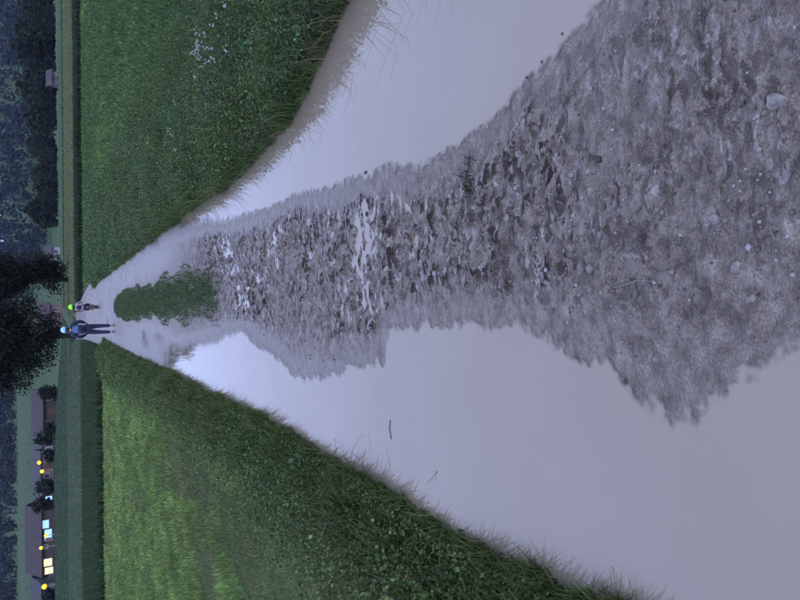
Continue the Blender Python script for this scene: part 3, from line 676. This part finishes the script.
# walker with the light blue helmet and backpack, back to us
px_, py_ = -.77, 19.75
pz_ = max(track_z(px_, py_), 0)
S = .80
w1 = empty('person', (px_, py_, pz_+.002), R(4))
tag(w1, 'person in dark jacket with light blue helmet and blue backpack standing on the track', 'person')
J = dict(pelvis=(0, 0, .93), waist=(0, .0, 1.08), chest=(0, .01, 1.30), neck=(0, .02, 1.46), head=(0, .03, 1.60),
         sh_l=(-.19, 0, 1.38), el_l=(-.29, -.03, 1.13), wr_l=(-.20, .10, .95), sh_r=(.19, 0, 1.38), el_r=(.30, -.02, 1.14), wr_r=(.24, .14, .98),
         hip_l=(-.09, 0, .88), kn_l=(-.12, .02, .49), an_l=(-.125, 0, .10), hip_r=(.09, 0, .88), kn_r=(.11, .03, .49), an_r=(.115, .02, .10))
J = {k_: tuple(c*S for c in v) for k_, v in J.items()}
jk = figure(w1, J, M_navy, M_jean, M_shoe, S)
helmet(w1, (0, .03*S, 1.63*S), S*1.1, M_helm_b)
bm = bmesh.new(); box(bm, (0, -.19*S, 1.20*S), (.25*S, .14*S, .38*S)); bmesh.ops.bevel(bm, geom=bm.edges[:], offset=.04*S, segments=3, affect='EDGES')
bp = bm_obj('backpack', bm, M_blue, w1, True)
bm = bmesh.new(); box(bm, (0, -.275*S, 1.13*S), (.19*S, .05*S, .17*S)); bmesh.ops.bevel(bm, geom=bm.edges[:], offset=.015*S, segments=2, affect='EDGES'); bm_obj('pocket', bm, M_navy, bp, True)
for s_ in (-1, 1):
    bm = bmesh.new(); path_tube(bm, [(s_*.09*S, -.14*S, 1.36*S), (s_*.1*S, -.03*S, 1.475*S), (s_*.11*S, .12*S, 1.38*S), (s_*.12*S, .14*S, 1.2*S), (s_*.11*S, -.12*S, 1.03*S)], [.02*S]*5, 6); bm_obj('shoulder_strap', bm, M_black, bp, True)

# child with the lime helmet on a small bicycle
bx_, by_ = -.17, 27.0; bz_ = max(track_z(bx_, by_), 0)
RZ = R(-6)
bike = empty('bicycle', (bx_, by_, bz_), RZ); tag(bike, 'small red bicycle ridden by the child in the lime green helmet', 'bicycle')
wr_ = .20
def wheel(y):
    bm = bmesh.new()
    pts = [(0, y+math.cos(a)*wr_, wr_+.02+math.sin(a)*wr_) for a in [2*math.pi*k/24 for k in range(24)]]
    for a, b_ in zip(pts, pts[1:]+pts[:1]): tube(bm, a, b_, .02, seg=6)
    wo = bm_obj('wheel', bm, M_black, bike)
    bm = bmesh.new()
    for k in range(8):
        a = 2*math.pi*k/8; tube(bm, (0, y, wr_+.02), (0, y+math.cos(a)*wr_, wr_+.02+math.sin(a)*wr_), .004, seg=4)
    tube(bm, (-.03, y, wr_+.02), (.03, y, wr_+.02), .02); bm_obj('spokes', bm, M_metal, wo)
wheel(-.32); wheel(.32)
bm = bmesh.new()
for a, b_ in [((0, -.32, .22), (0, -.06, .24)), ((0, -.32, .22), (0, -.12, .42)), ((0, -.06, .24), (0, -.13, .47)), ((0, -.06, .24), (0, .2, .46)), ((0, -.12, .40), (0, .2, .46)), ((0, .19, .52), (0, .32, .22))]: tube(bm, a, b_, .016)
bm_obj('frame', bm, M_bikered, bike)
bm = bmesh.new(); tube(bm, (0, .19, .5), (0, .17, .62), .013); tube(bm, (-.2, .13, .63), (.2, .13, .63), .013); bm_obj('handlebar', bm, M_metal, bike)
bm = bmesh.new(); sphere(bm, (0, -.14, .49), (.06, .1, .03), 2); bm_obj('saddle', bm, M_black, bike, True)
for s_, dy, dz in ((-1, .1, 0), (1, -.1, 0)):
    bm = bmesh.new(); tube(bm, (s_*.03, -.06, .24), (s_*.05, -.06+dy, .24), .01); box(bm, (s_*.1, -.06+dy, .24), (.09, .06, .02)); bm_obj('pedal', bm, M_black, bike)
kid = empty('person', (bx_, by_, bz_), RZ); tag(kid, 'child with lime green helmet and pale sleeves riding a small bicycle', 'person')
J = dict(pelvis=(0, -.13, .55), waist=(0, -.10, .65), chest=(0, -.03, .77), neck=(0, .02, .86), head=(0, .05, .955),
         sh_l=(-.12, -.02, .81), el_l=(-.19, .05, .70), wr_l=(-.18, .10, .645), sh_r=(.12, -.02, .81), el_r=(.19, .05, .70), wr_r=(.18, .10, .645),
         hip_l=(-.065, -.12, .53), kn_l=(-.11, .10, .46), an_l=(-.1, .03, .31), hip_r=(.065, -.12, .53), kn_r=(.11, .04, .40), an_r=(.1, -.15, .31))
figure(kid, J, M_greyc, M_navy, M_shoe, .60)
helmet(kid, (0, .05, .985), 1.02, M_helm_g)
bm = bmesh.new(); box(bm, (0, -.14, .72), (.17, .09, .2)); bmesh.ops.bevel(bm, geom=bm.edges[:], offset=.03, segments=2, affect='EDGES'); bm_obj('backpack', bm, M_navy, kid, True)

# ------------------------------------------------------------------ small things on the track
M_stone = simple('pale_stone', (.22, .2, .18), (.11, .1, .09), 45, .75, 0, .4)
M_dark = simple('dark_stone', (.05, .042, .036), (.025, .02, .018), 30, .6, 0, .4)
M_dryleaf = simple('wet_brown_leaf', (.035, .025, .018), (.02, .014, .01), 40, .5)
M_twig = simple('pale_twig', (.17, .155, .14), (.1, .09, .08), 60, .8); M_twigd = simple('dark_twig', (.045, .035, .026), None, 40, .8)
def stone(x, y, r_, mat, label, fl=.6, group=None):
    bm = bmesh.new(); rs = random.Random(int(x*9173+y*311)); q = Matrix.Rotation(rs.uniform(0, 3), 4, 'Z')
    vv = sphere(bm, (0, 0, 0), (r_, r_*rs.uniform(.6, .9), r_*fl), 2, q)
    for v in vv: v.co *= rs.uniform(.72, 1.18)
    o = bm_obj('stone', bm, mat, None); o.location = (x, y, max(track_z(x, y), 0)+r_*fl*.35); tag(o, label, 'stone', group)
stone(.20, .935, .016, M_stone, 'pale rough pebble beside the boot print in the mud')
stone(.075, .885, .017, M_stone, 'pale angular pebble between the rough pebble and its twin')
stone(-.005, .855, .015, M_stone, 'pale flattish pebble beside the angular one, towards the wide puddle', .45)
stone(.46, 1.035, .011, M_stone, 'small pale square pebble on the bare mud')
stone(.455, .78, .024, M_stone, 'large pale stone half sunk in the darkest mud')
stone(-.255, 1.25, .009, M_dark, 'black pebble at the rim of the wide puddle')
stone(.30, 1.75, .015, M_stone, 'white stone lying in the wet clods of the crown')
stone(.40, 1.42, .012, M_stone, 'pale flat pebble between the tufts and the footprints', .4)
for (x, y) in [(.84, 1.6), (.81, 1.68), (.90, 1.5)]: stone(x, y, .006, M_dark, 'tiny dark pebble at the muddy puddle corner', group='tiny pebbles at the puddle corner')
def litter(x, y, s, a, label):
    bm = bmesh.new(); v = [bm.verts.new(p) for p in [(0, -s, 0), (s*.45, -s*.2, s*.15), (s*.3, s*.6, .1*s), (0, s, .2*s), (-s*.35, s*.5, .1*s), (-s*.45, -s*.3, .2*s), (0, 0, 0)]]
    for i in range(6): bm.faces.new((v[i], v[(i+1) % 6], v[6]))
    bmesh.ops.solidify(bm, geom=bm.faces[:], thickness=.0015)
    o = bm_obj('dead_leaf', bm, M_dryleaf, None); o.location = (x, y, max(track_z(x, y), 0)+.003); o.rotation_euler = (0, 0, a); tag(o, label, 'leaf')
litter(.71, 3.0, .018, .4, 'small dark leaf floating alone on the deeper puddle')
litter(.58, 3.1, .012, 1.2, 'tiny dark leaf stuck at the edge of the wet crown')
def twig(pts, r_, mat, label):
    bm = bmesh.new(); P = [Vector((p[0], p[1], max(track_z(p[0], p[1]), 0)+p[2])) for p in pts]; o0 = P[0].copy()
    path_tube(bm, [p-o0 for p in P], [r_, r_*.9, r_*.8, r_*.4][:len(P)], 6)
    o = bm_obj('twig', bm, mat, None, True); o.location = o0; tag(o, label, 'twig')
twig([(.03, 1.27, .003), (.04, 1.22, .004), (.05, 1.16, .005), (.045, 1.11, .003)], .004, M_twig, 'greyish bent twig lying on the mud by the boot print')
twig([(-.62, 2.74, .001), (-.67, 2.75, .004), (-.72, 2.73, .002)], .002, M_twigd, 'thin dark twig poking out of the wide puddle')
twig([(-.78, 2.30, .0), (-.82, 2.33, .01), (-.85, 2.36, .02)], .0012, M_twigd, 'thin bent straw standing in the puddle near the verge weeds')
# tufts on the crown
def tuft(x, y, n_, h_, sx, sy, label, base=(.022, .035, .016)):
    root = empty('grass_tuft', (x, y, max(track_z(x, y), 0)-.005)); tag(root, label, 'grass tuft')
    q = rng.normal(0, 1, (n_, 2))*np.array([sx, sy]); P = np.concatenate([q, np.zeros((n_, 1))], 1)
    P[:, 2] = [max(track_z(x+a, y+b_), 0)-root.location.z-.01 for a, b_ in q]
    blades('blade_cluster', P, rng.uniform(.5, 1, n_)*h_, rng.uniform(.003, .006, n_), tints(base, n_, .35), root, lean=.9)['kind'] = 'stuff'
tuft(.50, 2.02, 130, .075, .055, .02, 'dark ragged grass tuft in the wet clods of the crown')
tuft(.36, 1.92, 70, .05, .05, .02, 'small dark grass tuft beside the ragged one')
tuft(.33, 1.52, 40, .035, .02, .02, 'flattened grass tuft among the footprints', (.03, .032, .022))
tuft(.42, 2.75, 45, .05, .03, .02, 'thin grass tuft between clods near the deeper puddle', (.03, .032, .02))
# plants of the verge
M_petal = simple('white_petals', (.28, .29, .27), (.2, .21, .2), 30, .7); M_stem = simple('green_stem', (.05, .09, .03), None, 20, .7)
def flower_plant(x, y, nst, h_, label):
    root = empty('white_flowered_plant', (x, y, gzf(x, y)-.01)); tag(root, label, 'flower', 'white flowers in the verge')
    bs = bmesh.new(); bp_ = bmesh.new()
    for _ in range(nst):
        a = random.uniform(0, 6.28); rr = abs(random.gauss(0, .17)); p0 = Vector((rr*.5*math.cos(a), rr*.5*math.sin(a), 0)); p1 = Vector((rr*math.cos(a), rr*math.sin(a), h_*random.uniform(.75, 1.05)))
        path_tube(bs, [p0, (p0+p1)/2+Vector((0, 0, .02)), p1], [.002, .0018, .0014], 5)
        for _ in range(3):
            c = p1+Vector((random.gauss(0, .012), random.gauss(0, .012), random.uniform(-.03, .01)))
            vv = sphere(bp_, c, (.009, .009, .008), 1)
            for v in vv: v.co = c+(v.co-c)*random.uniform(.7, 1.3)
    bm_obj('stem', bs, M_stem, root); bm_obj('blossom', bp_, M_petal, root)
flower_plant(2.02, 4.9, 16, .42, 'large cluster of white blossoms in the tall verge')
flower_plant(2.12, 4.45, 7, .40, 'smaller cluster of white blossoms near the large one')
flower_plant(1.75, 6.7, 4, .36, 'sparse white blossoms farther along the tall verge')
def weed(x, y, nl, s, h_, label, base=(.03, .075, .035), name='broad_leaved_weed', z=None):
    root = empty(name, (x, y, (gzf(x, y) if z is None else z)-.01)); tag(root, label, 'weed')
    bm = bmesh.new(); path_tube(bm, [(0, 0, -.01), (.01, .005, h_*.5), (0, .01, h_)], [.004, .003, .0015], 6); bm_obj('stem', bm, M_stem, root)
    mt = M_leafs[random.randrange(3)]
    for i in range(nl):
        t_ = (i+.5)/nl; a = i*2.4; L = s*(1.1-.5*t_); bm = bmesh.new(); rows = []
        for k, wv in ((0, .05), (.25, .75), (.5, 1), (.75, .7), (1, .04)):
            up = L*(.35*k-.35*k*k)
            rows.append([bm.verts.new((sg*wv*L*.28, k*L, up+abs(sg)*wv*L*.06)) for sg in (-1, 0, 1)])
        for r0, r1_ in zip(rows, rows[1:]):
            for q in (0, 1): bm.faces.new((r0[q], r0[q+1], r1_[q+1], r1_[q]))
        o = bm_obj('leaf', bm, mt, root, True); o.location = (0, 0, h_*t_); o.rotation_euler = (random.uniform(.1, .7), 0, a)
M_leafs = [simple('weed_leaf', (.03, .075, .03), (.018, .05, .022), 25, .85), simple('weed_leaf', (.045, .09, .03), (.03, .06, .02), 25, .85), simple('weed_leaf', (.04, .075, .03), (.025, .05, .02), 25, .85)]
for (x, y, nl, s, h_, lab) in [(-.97, 2.02, 12, .085, .16, 'broad leaved weed with rounded leaves mirrored in the wide puddle'),
                               (-1.0, 2.28, 11, .08, .15, 'leafy weed standing next to the mirrored rounded one'),
                               (-.93, 1.78, 9, .06, .19, 'upright leafy weed shoot at the rim of the wide puddle'),
                               (-1.06, 2.6, 10, .08, .15, 'low bushy weed below the worn meadow patch'),
                               (-1.12, 1.7, 10, .075, .15, 'dense dark weed behind the upright shoot'),
                               (-1.2, 2.15, 10, .08, .14, 'wide leaved weed behind the mirrored rounded one'),
                               (1.95, 3.35, 10, .10, .28, 'large leaved weed in front of the tall verge by the deeper puddle'),
                               (2.15, 3.75, 10, .11, .30, 'tall leafy weed between the white blossoms and the deeper puddle')]:
    weed(x, y, nl, s, h_, lab)
def stalks(x, y, n_, h_, lean, label, sx=.06, sy=.12, mat_t=(.06, .075, .035), dirm=math.pi, z=None):
    root = empty('grass_stalks', (x, y, gzf(x, y) if z is None else z)); tag(root, label, 'grass stalks')
    bm = bmesh.new()
    for _ in range(n_):
        p = Vector((random.gauss(0, sx), random.gauss(0, sy), -.03)); a = dirm+random.gauss(0, .7); L = h_*random.uniform(.6, 1.1); k = lean*random.uniform(.4, 1.3)
        d_ = Vector((math.cos(a), math.sin(a), 0)); pts = [p, p+d_*L*k*.15+Vector((0, 0, L*.45)), p+d_*L*k*.5+Vector((0, 0, L*.8)), p+d_*L*k+Vector((0, 0, L*(.95-.35*k)))]
        path_tube(bm, pts, [.002, .0018, .0015, .0008], 4)
    bm_obj('stalk', bm, simple('dry_stalk', mat_t, None, 20, .8), root)['kind'] = 'stuff'
stalks(1.80, 3.35, 20, .46, .8, 'long bent grass stalks arching over the deeper puddle')
stalks(1.62, 3.75, 14, .38, .8, 'bent grass stalks beside the longest arching ones')
stalks(1.95, 3.0, 18, .52, .7, 'tall grass stalks at the mouth of the deeper puddle')
stalks(1.36, 4.5, 12, .3, .7, 'short bent stalks where the verge narrows the deeper puddle')
stalks(-.98, 1.55, 14, .22, .9, 'thin dark stalks leaning over the wide puddle rim', .04, .08, (.05, .06, .03), 0)
stalks(-.99, 1.30, 12, .20, .9, 'thin wiry stalks at the end of the left verge', .04, .06, (.06, .06, .035), 0)
stalks(-1.02, 3.1, 12, .26, .8, 'loose thin stalks where the worn meadow patch meets the wide puddle', .04, .2, (.07, .075, .04), 0)
weed(-1.02, 3.0, 9, .08, .2, 'tall leafy weed beside the loose thin stalks')
weed(-.98, 1.5, 9, .06, .17, 'ragged leafy weed at the near end of the wide puddle rim')
weed(-1.05, 3.8, 9, .09, .2, 'leafy weed farther along the wide puddle from the loose stalks')
stalks(-1.03, 2.5, 10, .22, .9, 'few thin stalks over the puddle by the low bushy weed', .04, .08, (.06, .07, .035), 0)
# loose grit pressed into the mud: countless
N = 5200
y = .6*(6.5/.6)**rng.uniform(0, 1, N); x = rng.uniform(-.5, 1.1, N)
hz_ = np.array([track_z(a, b_) for a, b_ in zip(x, y)]); ok = hz_ > .006; x, y, hz_ = x[ok], y[ok], hz_[ok]; N = len(x)
base = np.array([(1, 0, 0), (-1, 0, 0), (0, 1, 0), (0, -1, 0), (0, 0, 1), (0, 0, -1)], float)
ff = np.array([(0, 2, 4), (2, 1, 4), (1, 3, 4), (3, 0, 4), (2, 0, 5), (1, 2, 5), (3, 1, 5), (0, 3, 5)])
s_ = np.exp(rng.normal(math.log(.0035), .45, N))*(1+.12*y)
Vv = base[None]*s_[:, None, None]*rng.uniform(.6, 1.3, (N, 6, 1)); Vv[:, :, 2] *= .7
an = rng.uniform(0, 6.28, N); c, s = np.cos(an)[:, None], np.sin(an)[:, None]
Vx = Vv[:, :, 0]*c-Vv[:, :, 1]*s+x[:, None]; Vy = Vv[:, :, 0]*s+Vv[:, :, 1]*c+y[:, None]; Vz = Vv[:, :, 2]+hz_[:, None]
g_t = np.array((.14, .125, .115))[None]*np.exp(rng.normal(0, .5, (N, 1)))
o = mesh_np('grit', np.stack([Vx, Vy, Vz], -1).reshape(-1, 3), [(np.arange(N)[:, None, None]*6+ff[None]).reshape(-1, 3)], tintmat('grit', .5, 0), tint=np.repeat(np.clip(g_t, .04, .26), 6, 0))
tag(o, 'fine grit and gravel pressed into the wet mud', 'gravel', kind='stuff')

# ------------------------------------------------------------------ evening haze
M_haze = bpy.data.materials.new('evening_haze'); M_haze.use_nodes = True
n, l = M_haze.node_tree.nodes, M_haze.node_tree.links; n.clear()
pv = n.new('ShaderNodeVolumePrincipled'); pv.inputs['Color'].default_value = (.6, .74, 1, 1); pv.inputs['Density'].default_value = .00006
om = n.new('ShaderNodeOutputMaterial'); l.new(pv.outputs[0], om.inputs['Volume'])
bm = bmesh.new(); box(bm, (0, 1240, 90), (3100, 2800, 186)); hb = bm_obj('haze', bm, M_haze)
tag(hb, 'thin blue evening haze in the valley air', kind='stuff')
